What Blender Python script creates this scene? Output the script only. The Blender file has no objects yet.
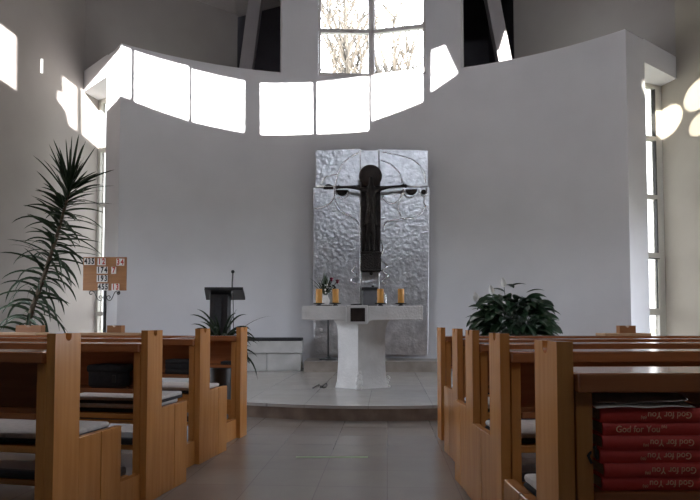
import bpy, bmesh, math, random
from mathutils import Vector, Matrix, noise
random.seed(7)
PI = math.pi
SC = bpy.context.scene
COL = SC.collection

# ------------------------------------------------------------------ camera
FPX, CX, CY, EYE = 620.0, 350.0, 295.0, 0.945      # focal length (px of a 700 wide frame), principal point, eye height
PITCH = math.atan(0.0434)
cam_d = bpy.data.cameras.new('camera'); cam = bpy.data.objects.new('camera', cam_d); COL.objects.link(cam)
cam.location = (0, 0, EYE); cam.rotation_euler = (PI/2 + PITCH, 0, 0)
cam_d.sensor_width = 36; cam_d.lens = 36*FPX/700; cam_d.shift_y = (CY-250)/700
cam_d.clip_start = 0.05; cam_d.clip_end = 300
SC.camera = cam
SC.view_settings.view_transform = 'Standard'; SC.view_settings.look = 'None'
SC.view_settings.gamma = 1; SC.view_settings.use_curve_mapping = False
SC.view_settings.exposure = 2.0
SC.cycles.max_bounces = 10; SC.cycles.diffuse_bounces = 7; SC.cycles.glossy_bounces = 4; SC.cycles.transparent_max_bounces = 12
SC.cycles.sample_clamp_indirect = 6.0
SC.cycles.caustics_reflective = False; SC.cycles.caustics_refractive = False

# ------------------------------------------------------------------ sky and sun
world = bpy.data.worlds.new('overcast_sky'); SC.world = world; world.use_nodes = True
bg = world.node_tree.nodes['Background']; bg.inputs[0].default_value = (0.84, 0.89, 1.0, 1); bg.inputs[1].default_value = 4.2
SUN_X, SUN_Z = -0.30, 0.26                            # sideways and downward travel per metre towards the altar
sun_d = bpy.data.lights.new('sun', 'SUN'); sun = bpy.data.objects.new('sun', sun_d); COL.objects.link(sun)
sun_d.energy = 8.5; sun_d.color = (1.0, 0.95, 0.92); sun_d.angle = math.radians(0.16)
sun.rotation_euler = Vector((SUN_X, 1, -SUN_Z)).to_track_quat('-Z', 'Y').to_euler(); sun.location = (6, -12, 14)

def portal(name, loc, target, w, h):
    """marks a window opening so that the daylight through it is sampled well"""
    d = bpy.data.lights.new(name, 'AREA'); d.shape = 'RECTANGLE'; d.size = w; d.size_y = h
    o = bpy.data.objects.new(name, d); COL.objects.link(o); o.location = loc
    o.rotation_euler = (Vector(target)-Vector(loc)).to_track_quat('-Z', 'Y').to_euler()
    d.cycles.is_portal = True
    return o

def beam_light(name, loc, target, radius, power, col):
    """a sunbeam thrown back by the glass of a neighbouring building"""
    d = bpy.data.lights.new(name, 'SPOT'); o = bpy.data.objects.new(name, d); COL.objects.link(o)
    v = Vector(target)-Vector(loc); o.location = loc; o.rotation_euler = v.to_track_quat('-Z', 'Y').to_euler()
    d.spot_size = 2*math.atan(radius/v.length); d.spot_blend = 0.12; d.energy = power; d.color = col; d.shadow_soft_size = 0.02
    return o

# ------------------------------------------------------------------ maths helpers
Fw = Vector((0, math.cos(PITCH), math.sin(PITCH))); Up = Vector((0, -math.sin(PITCH), math.cos(PITCH)))
CAM = Vector((0, 0, EYE))
def ray(x, y): return Vector((1, 0, 0))*((x-CX)/FPX) + Up*((CY-y)/FPX) + Fw
def atY(x, y, Y): r = ray(x, y); return CAM + r*(Y/r.y)
def atZ(x, y, z): r = ray(x, y); return CAM + r*((z-EYE)/r.z)

# ------------------------------------------------------------------ mesh helpers
class MB:
    def __init__(self): self.bm = bmesh.new()
    def add(self, verts, faces):
        vs = [self.bm.verts.new(v) for v in verts]
        for f in faces:
            try: self.bm.faces.new([vs[i] for i in f])
            except ValueError: pass
        return vs
    def box(self, x0, x1, y0, y1, z0, z1, bev=0.0, M=None):
        if x0 > x1: x0, x1 = x1, x0
        if y0 > y1: y0, y1 = y1, y0
        t = bmesh.new(); bmesh.ops.create_cube(t, size=1)
        for v in t.verts:
            v.co = Vector((x0+(v.co.x+.5)*(x1-x0), y0+(v.co.y+.5)*(y1-y0), z0+(v.co.z+.5)*(z1-z0)))
        if bev > 0: bmesh.ops.bevel(t, geom=list(t.edges), offset=bev, segments=2, affect='EDGES', profile=0.5)
        return self.merge(t, M)
    def merge(self, t, M=None):
        if M is not None: bmesh.ops.transform(t, matrix=M, verts=list(t.verts))
        m = bpy.data.meshes.new('tmp'); t.to_mesh(m); t.free(); self.bm.from_mesh(m); bpy.data.meshes.remove(m)
        return self
    def prism(self, poly, z0, z1, bev=0.0, axis='Z', M=None):
        """polygon extruded along an axis"""
        t = bmesh.new(); n = len(poly)
        def P(p, h):
            if axis == 'Z': return (p[0], p[1], h)
            if axis == 'X': return (h, p[0], p[1])
            return (p[0], h, p[1])
        a = [t.verts.new(P(p, z0)) for p in poly]; b = [t.verts.new(P(p, z1)) for p in poly]
        t.faces.new(a); t.faces.new(b)
        for i in range(n): t.faces.new((a[i], a[(i+1) % n], b[(i+1) % n], b[i]))
        bmesh.ops.recalc_face_normals(t, faces=list(t.faces))
        if bev > 0: bmesh.ops.bevel(t, geom=list(t.edges), offset=bev, segments=2, affect='EDGES', profile=0.5)
        return self.merge(t, M)
    def lathe(self, prof, c=(0, 0, 0), n=28, cap=True):
        rings = []
        for r, z in prof:
            rings.append([self.bm.verts.new((c[0]+r*math.cos(2*PI*i/n), c[1]+r*math.sin(2*PI*i/n), c[2]+z)) for i in range(n)])
        for a, b in zip(rings, rings[1:]):
            for i in range(n): self.bm.faces.new((a[i], a[(i+1) % n], b[(i+1) % n], b[i]))
        if cap: self.bm.faces.new(rings[0][::-1]); self.bm.faces.new(rings[-1])
        return self
    def tube(self, pts, rad, n=8):
        pts = [Vector(p) for p in pts]
        if not isinstance(rad, (list, tuple)): rad = [rad]*len(pts)
        rings = []; prev = None
        for i, p in enumerate(pts):
            d = (pts[min(i+1, len(pts)-1)]-pts[max(i-1, 0)])
            if d.length < 1e-9: d = Vector((0, 0, 1))
            d.normalize()
            if prev is None: u = d.orthogonal().normalized()
            else:
                u = prev - d*prev.dot(d)
                u = u.normalized() if u.length > 1e-6 else d.orthogonal().normalized()
            prev = u; w = d.cross(u)
            rings.append([self.bm.verts.new(p+(u*math.cos(2*PI*k/n)+w*math.sin(2*PI*k/n))*rad[i]) for k in range(n)])
        for a, b in zip(rings, rings[1:]):
            for k in range(n): self.bm.faces.new((a[k], a[(k+1) % n], b[(k+1) % n], b[k]))
        self.bm.faces.new(rings[0][::-1]); self.bm.faces.new(rings[-1])
        return self
    def ball(self, c, r, sc=(1, 1, 1), seg=16):
        t = bmesh.new(); bmesh.ops.create_uvsphere(t, u_segments=seg, v_segments=seg//2+2, radius=r)
        return self.merge(t, Matrix.Translation(c) @ Matrix.Diagonal((*sc, 1)))
    def leaf(self, base, d, length, width, droop=0.0, n=7, fold=0.25, prof=None, up=Vector((0, 0, 1))):
        """a pointed blade that starts at base, leaves along d and sags"""
        d = Vector(d).normalized(); p = Vector(base); step = length/n; rows = []
        for i in range(n+1):
            t = i/n
            side = d.cross(up)
            if side.length < 1e-3: side = Vector((1, 0, 0))
            side.normalize(); nor = side.cross(d)
            w = width*(prof(t) if prof else math.sin(PI*min(1, 0.12+t*0.88))**0.8)*0.5
            rows.append((p - side*w + nor*w*fold, p.copy(), p + side*w + nor*w*fold))
            d = (d + Vector((0, 0, -droop*step*(0.4+1.2*t)))).normalized(); p = p + d*step
        vs = [[self.bm.verts.new(q) for q in r] for r in rows]
        for a, b in zip(vs, vs[1:]):
            for k in (0, 1): self.bm.faces.new((a[k], a[k+1], b[k+1], b[k]))
        return self
    def build(self, name, mat, parent=None, smooth=False, loc=None):
        bmesh.ops.recalc_face_normals(self.bm, faces=list(self.bm.faces))
        me = bpy.data.meshes.new(name); self.bm.to_mesh(me); self.bm.free()
        o = bpy.data.objects.new(name, me); COL.objects.link(o); me.materials.append(mat)
        if smooth:
            for p in me.polygons: p.use_smooth = True
            if smooth != 'all': me.set_sharp_from_angle(angle=math.radians(40))
        if parent is not None: o.parent = parent
        if loc is not None: o.location = loc
        return o
def empty(name, loc=(0, 0, 0), rz=0.0):
    o = bpy.data.objects.new(name, None); COL.objects.link(o); o.location = loc; o.rotation_euler = (0, 0, rz); o.empty_display_size = 0.1
    return o
def tag(o, label=None, cat=None, group=None, kind=None):
    if label: o['label'] = label
    if cat: o['category'] = cat
    if group: o['group'] = group
    if kind: o['kind'] = kind
    return o
def struct(mb, name, mat, smooth=False, parent=None):
    o = mb.build(name, mat, parent, smooth)
    if parent is None: o['kind'] = 'structure'
    return o
def copy_tree(o, parent=None):
    c = o.copy(); COL.objects.link(c); c.parent = parent
    for ch in list(o.children): copy_tree(ch, c)
    return c
def wall_boxes(mb, p0, p1, z0, z1, holes, th):
    """a straight wall from p0 to p1, th thick to its left, with rectangular openings (s0, s1, za, zb)"""
    p0 = Vector((p0[0], p0[1], 0)); p1 = Vector((p1[0], p1[1], 0)); L = (p1-p0).length
    u = (p1-p0)/L; nrm = Vector((-u.y, u.x, 0))
    S = sorted({0, L, *[h[0] for h in holes], *[h[1] for h in holes]}); Z = sorted({z0, z1, *[h[2] for h in holes], *[h[3] for h in holes]})
    def solid(i, j):
        if i < 0 or j < 0 or i >= len(S)-1 or j >= len(Z)-1: return False
        s, z = (S[i]+S[i+1])/2, (Z[j]+Z[j+1])/2
        return not any(h[0] < s < h[1] and h[2] < z < h[3] for h in holes)
    def V(s, z, k): q = p0+u*s+nrm*(th*k); return (q.x, q.y, z)
    for i in range(len(S)-1):
        for j in range(len(Z)-1):
            if not solid(i, j): continue
            a, b, c, d = S[i], S[i+1], Z[j], Z[j+1]
            for k in (0, 1): mb.add([V(a, c, k), V(b, c, k), V(b, d, k), V(a, d, k)], [(0, 1, 2, 3)])
            if not solid(i-1, j): mb.add([V(a, c, 0), V(a, d, 0), V(a, d, 1), V(a, c, 1)], [(0, 1, 2, 3)])
            if not solid(i+1, j): mb.add([V(b, c, 0), V(b, d, 0), V(b, d, 1), V(b, c, 1)], [(0, 1, 2, 3)])
            if not solid(i, j-1): mb.add([V(a, c, 0), V(b, c, 0), V(b, c, 1), V(a, c, 1)], [(0, 1, 2, 3)])
            if not solid(i, j+1): mb.add([V(a, d, 0), V(b, d, 0), V(b, d, 1), V(a, d, 1)], [(0, 1, 2, 3)])
    bmesh.ops.remove_doubles(mb.bm, verts=list(mb.bm.verts), dist=1e-4)
    return mb
def lettering(body, size, mat, name, parent, M, depth=0.0006, align='LEFT', bold=0.0, shear=0.0):
    cu = bpy.data.curves.new(name, 'FONT'); cu.body = body; cu.size = size; cu.extrude = depth; cu.align_x = align; cu.align_y = 'CENTER'
    cu.offset = bold; cu.shear = shear; cu.resolution_u = 3
    t = bpy.data.objects.new('tmp', cu); COL.objects.link(t)
    bpy.context.view_layer.update()
    me = bpy.data.meshes.new_from_object(t.evaluated_get(bpy.context.evaluated_depsgraph_get()))
    bpy.data.objects.remove(t); bpy.data.curves.remove(cu)
    me.transform(M); me.name = name
    me.materials.clear(); me.materials.append(mat)
    o = bpy.data.objects.new(name, me); COL.objects.link(o); o.parent = parent
    return o

# ------------------------------------------------------------------ materials
def newmat(name):
    m = bpy.data.materials.new(name); m.use_nodes = True
    nt = m.node_tree; b = nt.nodes['Principled BSDF']
    return m, nt, b
def mottled(name, c1, c2, scale=6, rough=0.6, bump=0.0, bscale=60, metal=0.0, stretch=(1, 1, 1), spec=0.5, rough2=None, detail=5):
    m, nt, b = newmat(name); N = nt.nodes.new; Lk = nt.links.new
    tc = N('ShaderNodeTexCoord'); mp = N('ShaderNodeMapping'); mp.inputs['Scale'].default_value = stretch
    no = N('ShaderNodeTexNoise'); no.inputs['Scale'].default_value = scale; no.inputs['Detail'].default_value = detail
    cr = N('ShaderNodeValToRGB'); cr.color_ramp.elements[0].color = (*c1, 1); cr.color_ramp.elements[1].color = (*c2, 1)
    cr.color_ramp.elements[0].position = 0.3; cr.color_ramp.elements[1].position = 0.7
    Lk(tc.outputs['Object'], mp.inputs[0]); Lk(mp.outputs[0], no.inputs[0]); Lk(no.outputs[0], cr.inputs[0]); Lk(cr.outputs[0], b.inputs['Base Color'])
    b.inputs['Roughness'].default_value = rough; b.inputs['Metallic'].default_value = metal; b.inputs['Specular IOR Level'].default_value = spec
    if rough2 is not None:
        mr = N('ShaderNodeMapRange'); mr.inputs[3].default_value = rough; mr.inputs[4].default_value = rough2
        Lk(no.outputs[0], mr.inputs[0]); Lk(mr.outputs[0], b.inputs['Roughness'])
    if bump:
        n2 = N('ShaderNodeTexNoise'); n2.inputs['Scale'].default_value = bscale; n2.inputs['Detail'].default_value = 4
        bp = N('ShaderNodeBump'); bp.inputs['Strength'].default_value = bump; bp.inputs['Distance'].default_value = 0.02
        Lk(mp.outputs[0], n2.inputs[0]); Lk(n2.outputs[0], bp.inputs['Height']); Lk(bp.outputs[0], b.inputs['Normal'])
    return m
def wood(name, c1, c2, stretch, rough=0.24):
    m = mottled(name, c1, c2, 3.5, rough, 0.0, stretch=stretch, detail=7)
    return m
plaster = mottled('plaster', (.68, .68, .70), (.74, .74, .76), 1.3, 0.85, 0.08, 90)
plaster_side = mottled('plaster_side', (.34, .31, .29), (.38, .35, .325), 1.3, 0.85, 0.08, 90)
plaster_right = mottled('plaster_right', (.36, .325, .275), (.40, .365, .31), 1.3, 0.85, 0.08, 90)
ceil_m = mottled('ceiling_board', (.50, .47, .46), (.56, .53, .52), 1.5, 0.8)
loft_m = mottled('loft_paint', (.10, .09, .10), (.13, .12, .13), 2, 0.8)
beam_m = mottled('painted_beam', (.34, .31, .31), (.40, .37, .37), 2, 0.6)
frame_m = mottled('window_frame_paint', (.62, .59, .58), (.68, .65, .64), 4, 0.5)
frame_w = mottled('window_frame_white', (.66, .65, .60), (.70, .69, .64), 4, 0.4)
gasket_m = mottled('window_gasket', (.03, .03, .03), (.05, .05, .05), 9, 0.5)
WC1, WC2 = (.43, .18, .048), (.53, .24, .070)
wood_v = wood('beech_upright', WC1, WC2, (9, 9, .7))
wood_x = wood('beech_lengthwise', WC1, WC2, (.7, 9, 9))
wood_shaded = wood('shaded_lengthwise', (.27, .095, .035), (.35, .13, .05), (.7, 9, 9), 0.2)  # shade on pew backs and rails put into a darker, redder wood
wood_b = wood('board_wood', (.29, .125, .045), (.37, .17, .062), (.8, 9, 9), 0.4)
black_m = mottled('black_lacquer', (.012, .012, .013), (.022, .022, .024), 12, 0.35)
blackmat = mottled('black_cloth', (.010, .010, .012), (.022, .022, .024), 40, 0.8)
vinyl = mottled('black_vinyl', (.014, .015, .020), (.024, .025, .032), 20, 0.32)
iron_m = mottled('wrought_iron', (.012, .012, .012), (.03, .028, .027), 30, 0.5)
bronze = mottled('dark_bronze', (.012, .010, .009), (.030, .023, .020), 14, 0.42, 0.6, 45, metal=0.5)
bronze2 = mottled('bronze_disc', (.020, .014, .012), (.040, .028, .023), 8, 0.45, 0.4, 30, metal=0.5)
stone = mottled('altar_stone', (.58, .575, .56), (.72, .715, .70), 5, 0.6, 0.25, 40)
bench_st = mottled('bench_stone', (.44, .435, .42), (.54, .535, .52), 5, 0.6, 0.2, 40)
marble_br = mottled('brown_marble', (.13, .095, .075), (.26, .20, .16), 5, 0.25, detail=8)
silver = mottled('hammered_silver', (.50, .51, .53), (.74, .75, .77), 9, 0.24, 0.55, 16, metal=1.0, rough2=0.40)
silver_hi = mottled('polished_silver', (.80, .81, .83), (.88, .89, .90), 10, 0.22, 0.2, 25, metal=1.0)
wax_m = mottled('yellow_wax', (.62, .29, .055), (.70, .36, .08), 8, 0.45)
leaf_dk = mottled('dark_leaf', (.008, .018, .007), (.018, .034, .012), 5, 0.6, spec=0.25)
leaf_lily = mottled('lily_leaf', (.010, .030, .014), (.026, .060, .026), 4, 0.30)
leaf_gray = mottled('sage_leaf', (.05, .08, .05), (.12, .16, .10), 12, 0.6)
bark_m = mottled('bark', (.05, .035, .022), (.10, .075, .05), 18, 0.9, 0.5, 40)
tree_m = mottled('winter_bark', (.045, .040, .030), (.10, .085, .065), 6, 0.9)
white_m = mottled('white_glaze', (.72, .72, .70), (.78, .78, .76), 6, 0.35)
petal_m = mottled('white_petal', (.80, .80, .76), (.86, .86, .82), 8, 0.5)
red_fl = mottled('crimson_petal', (.16, .006, .03), (.26, .012, .05), 20, 0.5)
fabric_l = mottled('grey_cushion_cloth', (.52, .50, .48), (.62, .60, .58), 45, 0.9, 0.3, 200)
pot_m = mottled('clay_pot', (.20, .09, .05), (.26, .12, .07), 8, 0.7)
wood_p = wood('pale_wood', (.52, .34, .19), (.60, .41, .24), (.8, 9, 9), 0.45)
red_book = mottled('red_book_cloth', (.52, .040, .028), (.62, .060, .042), 3, 0.55, stretch=(1, 8, 8))
page_m = mottled('page_edges', (.42, .37, .30), (.55, .49, .40), 40, 0.9, stretch=(1, 1, 12))
gold_m = mottled('book_lettering', (.75, .42, .26), (.82, .50, .32), 30, 0.5)
paper_m = mottled('leaflet_paper', (.66, .63, .58), (.76, .73, .68), 3, 0.8)
card_m = mottled('number_card', (.74, .72, .68), (.80, .78, .74), 20, 0.6)
ink_k = mottled('black_ink', (.012, .012, .012), (.02, .02, .02), 20, 0.6)
ink_r = mottled('red_ink', (.42, .03, .02), (.50, .05, .03), 20, 0.6)
green_streak = mottled('green_light', (.20, .36, .13), (.26, .44, .17), 20, 0.4)  # stands in for green light on the tiles
ground_m = mottled('meadow', (.16, .17, .12), (.24, .24, .18), 2, 0.9)

def tiled(name, c1, c2, mortar, size, rot, rough, off=(0, 0, 0)):
    m, nt, b = newmat(name); N = nt.nodes.new; Lk = nt.links.new
    tc = N('ShaderNodeTexCoord'); mp = N('ShaderNodeMapping'); mp.inputs['Rotation'].default_value = (0, 0, rot); mp.inputs['Location'].default_value = off
    br = N('ShaderNodeTexBrick'); br.offset = 0.0; br.squash = 1
    br.inputs['Scale'].default_value = 1/size; br.inputs['Brick Width'].default_value = 1.0; br.inputs['Row Height'].default_value = 1.0
    br.inputs['Mortar Size'].default_value = 0.006; br.inputs['Mortar Smooth'].default_value = 0.2; br.inputs['Bias'].default_value = 0
    br.inputs['Color1'].default_value = (*c1, 1); br.inputs['Color2'].default_value = (*c2, 1); br.inputs['Mortar'].default_value = (*mortar, 1)
    no = N('ShaderNodeTexNoise'); no.inputs['Scale'].default_value = 3.5; no.inputs['Detail'].default_value = 6; no.inputs['Roughness'].default_value = 0.6
    mx = N('ShaderNodeMix'); mx.data_type = 'RGBA'; mx.blend_type = 'MULTIPLY'; mx.inputs[0].default_value = 1.0
    cr = N('ShaderNodeValToRGB'); cr.color_ramp.elements[0].color = (.90, .89, .88, 1); cr.color_ramp.elements[1].color = (1.06, 1.06, 1.06, 1)
    cr.color_ramp.elements[0].position = .2; cr.color_ramp.elements[1].position = .8
    Lk(tc.outputs['Object'], mp.inputs[0]); Lk(mp.outputs[0], br.inputs[0]); Lk(mp.outputs[0], no.inputs[0]); Lk(no.outputs[0], cr.inputs[0])
    Lk(br.outputs[0], mx.inputs[6]); Lk(cr.outputs[0], mx.inputs[7]); Lk(mx.outputs[2], b.inputs['Base Color'])
    mr = N('ShaderNodeMapRange'); mr.inputs[3].default_value = rough; mr.inputs[4].default_value = rough+.06
    Lk(no.outputs[0], mr.inputs[0]); Lk(mr.outputs[0], b.inputs['Roughness'])
    return m
floor_m = tiled('floor_stone_tiles', (.225, .20, .18), (.245, .22, .195), (.16, .145, .13), 0.40, math.radians(3.4), 0.20)
dais_m = tiled('dais_stone_tiles', (.41, .395, .375), (.44, .425, .40), (.30, .29, .275), 0.62, math.radians(3.4), 0.16, (.18, .12, 0))
def glass(name):
    m = bpy.data.materials.new(name); m.use_nodes = True; nt = m.node_tree; nt.nodes.clear()
    out = nt.nodes.new('ShaderNodeOutputMaterial'); mix = nt.nodes.new('ShaderNodeMixShader'); mix.inputs[0].default_value = 0.06
    tr = nt.nodes.new('ShaderNodeBsdfTransparent'); gl = nt.nodes.new('ShaderNodeBsdfGlossy'); gl.inputs['Roughness'].default_value = 0.02
    nt.links.new(tr.outputs[0], mix.inputs[1]); nt.links.new(gl.outputs[0], mix.inputs[2]); nt.links.new(mix.outputs[0], out.inputs[0])
    return m
glass_m = glass('window_glass')
glass_t = glass('dimming_window_glass'); glass_t.node_tree.nodes['Transparent BSDF'].inputs[0].default_value = (.60, .59, .56, 1)  # tint added to weaken the daylight through the slot windows

# ------------------------------------------------------------------ the room
ACX, ACY, AR = 0.0, 5.154, 5.759                        # the altar wall is an arc of a circle
def arc(x, r=AR): return ACY + math.sqrt(r*r-(x-ACX)**2)
CL = Vector((-3.62, 9.655)); CR = Vector((4.14, 9.135))   # corners of the altar wall
PL = Vector((-4.67, 10.71)); PR = Vector((5.42, 10.13))   # where its end walls meet the side walls
uL = Vector((-.208, -.978)); uR = Vector((.27, -.963))    # side walls, fanning out towards the back
WL = PL - uL*0.44; WR = PR - uR*0.34
REAR = -5.0
ZT, ZLINT = 5.33, 4.98
BL = PL + uL*((PL.y-REAR)/-uL.y); BR = PR + uR*((PR.y-REAR)/-uR.y)

mb = MB(); mb.box(-11, 12, REAR-.4, 12.6, -.12, 0); struct(mb, 'floor', floor_m)
mb = MB(); mb.box(-90, 90, 13, 120, -.5, -.4); mb.box(-90, -12, -40, 13, -.5, -.4); mb.box(13, 90, -40, 13, -.5, -.4)
struct(mb, 'ground_outside', ground_m)

def arc_wall(mb, xa, xb, z0, z1, th=.28, n=24):
    t0 = math.asin((xa-ACX)/AR); t1 = math.asin((xb-ACX)/AR)
    ins, outs = [], []
    for i in range(n+1):
        a = t0+(t1-t0)*i/n
        ins.append((ACX+AR*math.sin(a), ACY+AR*math.cos(a))); outs.append((ACX+(AR+th)*math.sin(a), ACY+(AR+th)*math.cos(a)))
    for i in range(n):
        q = [ins[i], ins[i+1], outs[i+1], outs[i]]
        v = [(*p, z0) for p in q]+[(*p, z1) for p in q]
        f = [(0, 1, 5, 4), (2, 3, 7, 6), (4, 5, 6, 7), (3, 2, 1, 0)]
        if i == 0: f.append((3, 0, 4, 7))
        if i == n-1: f.append((1, 2, 6, 5))
        mb.add(v, f)
    bmesh.ops.remove_doubles(mb.bm, verts=list(mb.bm.verts), dist=1e-4)
    return mb
mb = MB(); arc_wall(mb, CL.x, CR.x, 0, ZT, n=64); struct(mb, 'wall_altar', plaster, smooth=True)
mb = MB(); arc_wall(mb, CL.x, -1.21, ZT-.012, ZT+.022, .30, 30); struct(mb, 'trim_1', plaster, smooth=True)
mb = MB(); arc_wall(mb, 1.93, CR.x, ZT-.012, ZT+.022, .30, 30); struct(mb, 'trim_2', plaster, smooth=True)
WX0, WXM, WX1 = -.565, .385, 1.335                        # tall window above the altar wall
mb = MB(); arc_wall(mb, -1.21, WX0, ZT, 8.4); struct(mb, 'wall_pier_left', plaster, smooth=True)
mb = MB(); arc_wall(mb, WX1, 1.93, ZT, 8.4); struct(mb, 'wall_pier_right', plaster, smooth=True)
# end walls of the altar wall: a pier, and a lintel over the slot window
def end_wall(C, P, W, pier, name):
    d = (P-C); L = d.length; u = d/L; nrm = Vector((-u.y, u.x)) if C.x > 0 else Vector((u.y, -u.x))
    mb = MB(); q = C+u*pier; b = nrm*.24
    mb.prism([C, q, q+b, C+b*1.0], 0, ZT)
    struct(mb, 'wall_end_'+name, plaster)
    back = W + (-(uL if C.x < 0 else uR))*0.12
    far = q + nrm*.62
    mb = MB(); mb.prism([q, P, back, far], ZLINT, ZT+.02); struct(mb, 'wall_lintel_'+name, plaster)
    return q, nrm
qL, nL_ = end_wall(CL, PL, WL, 0.545, 'left')
qR, nR_ = end_wall(CR, PR, WR, 0.56, 'right')
# side walls with unseen aisle windows, added to light the pew ends
LEN_L = (BL-WL).length; LEN_R = (BR-WR).length
RWIN = [(2.2, 4.2, .7, 2.7), (4.8, 6.8, .7, 2.7)]
LWIN = [(2.9, 4.9, .7, 2.3), (5.5, 7.5, .7, 2.3)]
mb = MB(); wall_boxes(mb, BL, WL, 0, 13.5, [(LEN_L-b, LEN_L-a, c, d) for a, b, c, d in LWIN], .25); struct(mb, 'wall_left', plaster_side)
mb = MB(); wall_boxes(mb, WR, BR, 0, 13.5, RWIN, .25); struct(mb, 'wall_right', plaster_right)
def side_window(n, W, u, win, th=.12):
    s0, s1, za, zb = win; M = Matrix(((u.x, -u.y, 0, W.x), (u.y, u.x, 0, W.y), (0, 0, 1, 0), (0, 0, 0, 1)))
    sg = 1 if W.x > 0 else -1
    y0, y1 = (0.08*sg, 0.14*sg); f = .06; mid = (s0+s1)/2
    mb = MB()
    for a in ((s0, s0+f, za, zb), (s1-f, s1, za, zb), (mid-f/2, mid+f/2, za+f, zb-f), (s0+f, s1-f, za, za+f), (s0+f, s1-f, zb-f, zb)):
        mb.box(a[0], a[1], y0, y1, a[2], a[3], M=M)
    w = struct(mb, 'window_%d' % n, frame_w)
    mb = MB(); mb.box(s0+f, s1-f, .105*sg, .112*sg, za+f, zb-f, M=M); mb.build('pane', glass_m, w)  # pane of an added, unseen aisle window
    c = M @ Vector(((s0+s1)/2, .30*sg, (za+zb)/2)); t = M @ Vector(((s0+s1)/2, -1*sg, (za+zb)/2))
    portal('daylight_portal', c, t, s1-s0, zb-za)
for i, w in enumerate(RWIN): side_window(4+i, WR, uR, w)
for i, w in enumerate(LWIN): side_window(6+i, WL, uL, w)
# upper walls behind the end walls, and the dark lofts either side of the tall window
QL = Vector((-2.22, 12.0)); QR = Vector((3.23, 12.0))
def straight(mb, a, b, z0, z1, th): return wall_boxes(mb, a, b, z0, z1, [], th)
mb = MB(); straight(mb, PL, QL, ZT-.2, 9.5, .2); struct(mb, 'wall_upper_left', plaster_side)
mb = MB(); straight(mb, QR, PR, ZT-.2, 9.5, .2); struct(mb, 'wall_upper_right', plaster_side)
def loft(name, xi, xo):
    s = 1 if xo > xi else -1
    mb = MB()
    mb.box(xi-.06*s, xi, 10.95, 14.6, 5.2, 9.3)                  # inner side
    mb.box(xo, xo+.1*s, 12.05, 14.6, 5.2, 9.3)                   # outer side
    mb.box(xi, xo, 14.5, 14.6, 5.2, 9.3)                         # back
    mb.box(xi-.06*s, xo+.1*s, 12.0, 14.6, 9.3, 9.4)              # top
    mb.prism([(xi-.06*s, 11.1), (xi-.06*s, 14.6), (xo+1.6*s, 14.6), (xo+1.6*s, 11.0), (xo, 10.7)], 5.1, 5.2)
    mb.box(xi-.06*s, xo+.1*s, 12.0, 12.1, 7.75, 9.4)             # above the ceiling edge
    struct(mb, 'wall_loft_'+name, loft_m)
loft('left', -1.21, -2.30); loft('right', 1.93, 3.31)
# sloping braces in the lofts
def brace(n, pa, pb, w, dep, Y):
    a, b = atY(*pa, Y), atY(*pb, Y); mb = MB()
    d = (b-a).normalized(); side = Vector((d.z, 0, -d.x))*(w/2)
    mb.prism([(p.x, p.z) for p in (a-side, a+side, b+side, b-side)], Y, Y+dep, axis='Y')
    struct(mb, 'trim_%d' % n, beam_m)
brace(3, (260, -40), (243.5, 84), .25, .2, 11.7)
brace(4, (486, -40), (510, 84), .25, .2, 11.5)
# sloping ceiling, higher towards the back of the nave
def ceil_z(x, y): return 7.0 + .30*(12-y) + .25*max(0, min(3.0, x+2.22)) + .02*(x+2.22)
mb = MB(); xs = [-9.5, -6, -2.22, -1, 0.78, 4, 10.5]; ys = [12.05, REAR-.3]
vs = [[(x, y, ceil_z(x, y)) for x in xs] for y in ys]; vt = [[(p[0], p[1], p[2]+.15) for p in r] for r in vs]
for r0, r1 in ((vs[0], vs[1]), (vt[0], vt[1])):
    for i in range(len(xs)-1): mb.add([r0[i], r0[i+1], r1[i+1], r1[i]], [(0, 1, 2, 3)])
for r in (0, 1):
    for i in range(len(xs)-1): mb.add([vs[r][i], vs[r][i+1], vt[r][i+1], vt[r][i]], [(0, 1, 2, 3)])
for i in (0, -1): mb.add([vs[0][i], vs[1][i], vt[1][i], vt[0][i]], [(0, 1, 2, 3)])
bmesh.ops.remove_doubles(mb.bm, verts=list(mb.bm.verts), dist=1e-4)
struct(mb, 'ceiling', ceil_m)
# rear wall with the clerestory band that throws the sun onto the altar wall
cu = bpy.data.curves.new('rear', 'CURVE'); cu.dimensions = '2D'; cu.fill_mode = 'BOTH'; cu.extrude = 0.03
def poly(pts):
    s = cu.splines.new('POLY'); s.points.add(len(pts)-1); s.use_cyclic_u = True
    for p, q in zip(s.points, pts): p.co = (q[0], q[1], 0, 1)
poly([(BL.x-.1, 0), (BR.x+.1, 0), (BR.x+.1, 13.5), (BL.x-.1, 13.5)])
CLERE = [[(-1.5, 8.7), (-.76, 8.91), (-.75, 8.09), (-1.5, 7.9)],
         [(-.25, 8.98), (-.04, 9.04), (-.03, 8.27), (-.16, 8.24), (-.19, 8.42), (-.31, 8.50), (-.30, 8.66), (-.24, 8.70)],
         [(0.0, 9.09), (.93, 9.13), (.93, 8.32), (.02, 8.28)],
         [(.97, 9.13), (1.87, 9.20), (1.88, 8.27), (.98, 8.30)],
         [(1.91, 9.17), (2.86, 9.20), (2.86, 8.28), (1.92, 8.27)],
         [(3.13, 9.21), (4.10, 9.34), (4.11, 8.41), (3.14, 8.29)],
         [(4.17, 9.35), (5.11, 9.49), (5.11, 8.48), (4.17, 8.41)],
         [(5.15, 9.52), (6.02, 9.53), (6.02, 8.92), (5.15, 8.65)],
         [(6.15, 9.82), (6.37, 9.87), (6.56, 9.32), (6.14, 9.07)]]
def back(p): k = p.y-REAR; return (p.x-SUN_X*k, p.z+SUN_Z*k)
CLERE.append([back(atY(x, y, 11.5)) for x, y in ((505.5, 29), (509, 38), (514, 66), (498, 64), (492, 55), (499, 50))])
for h in CLERE: poly(h[::-1])
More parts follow.
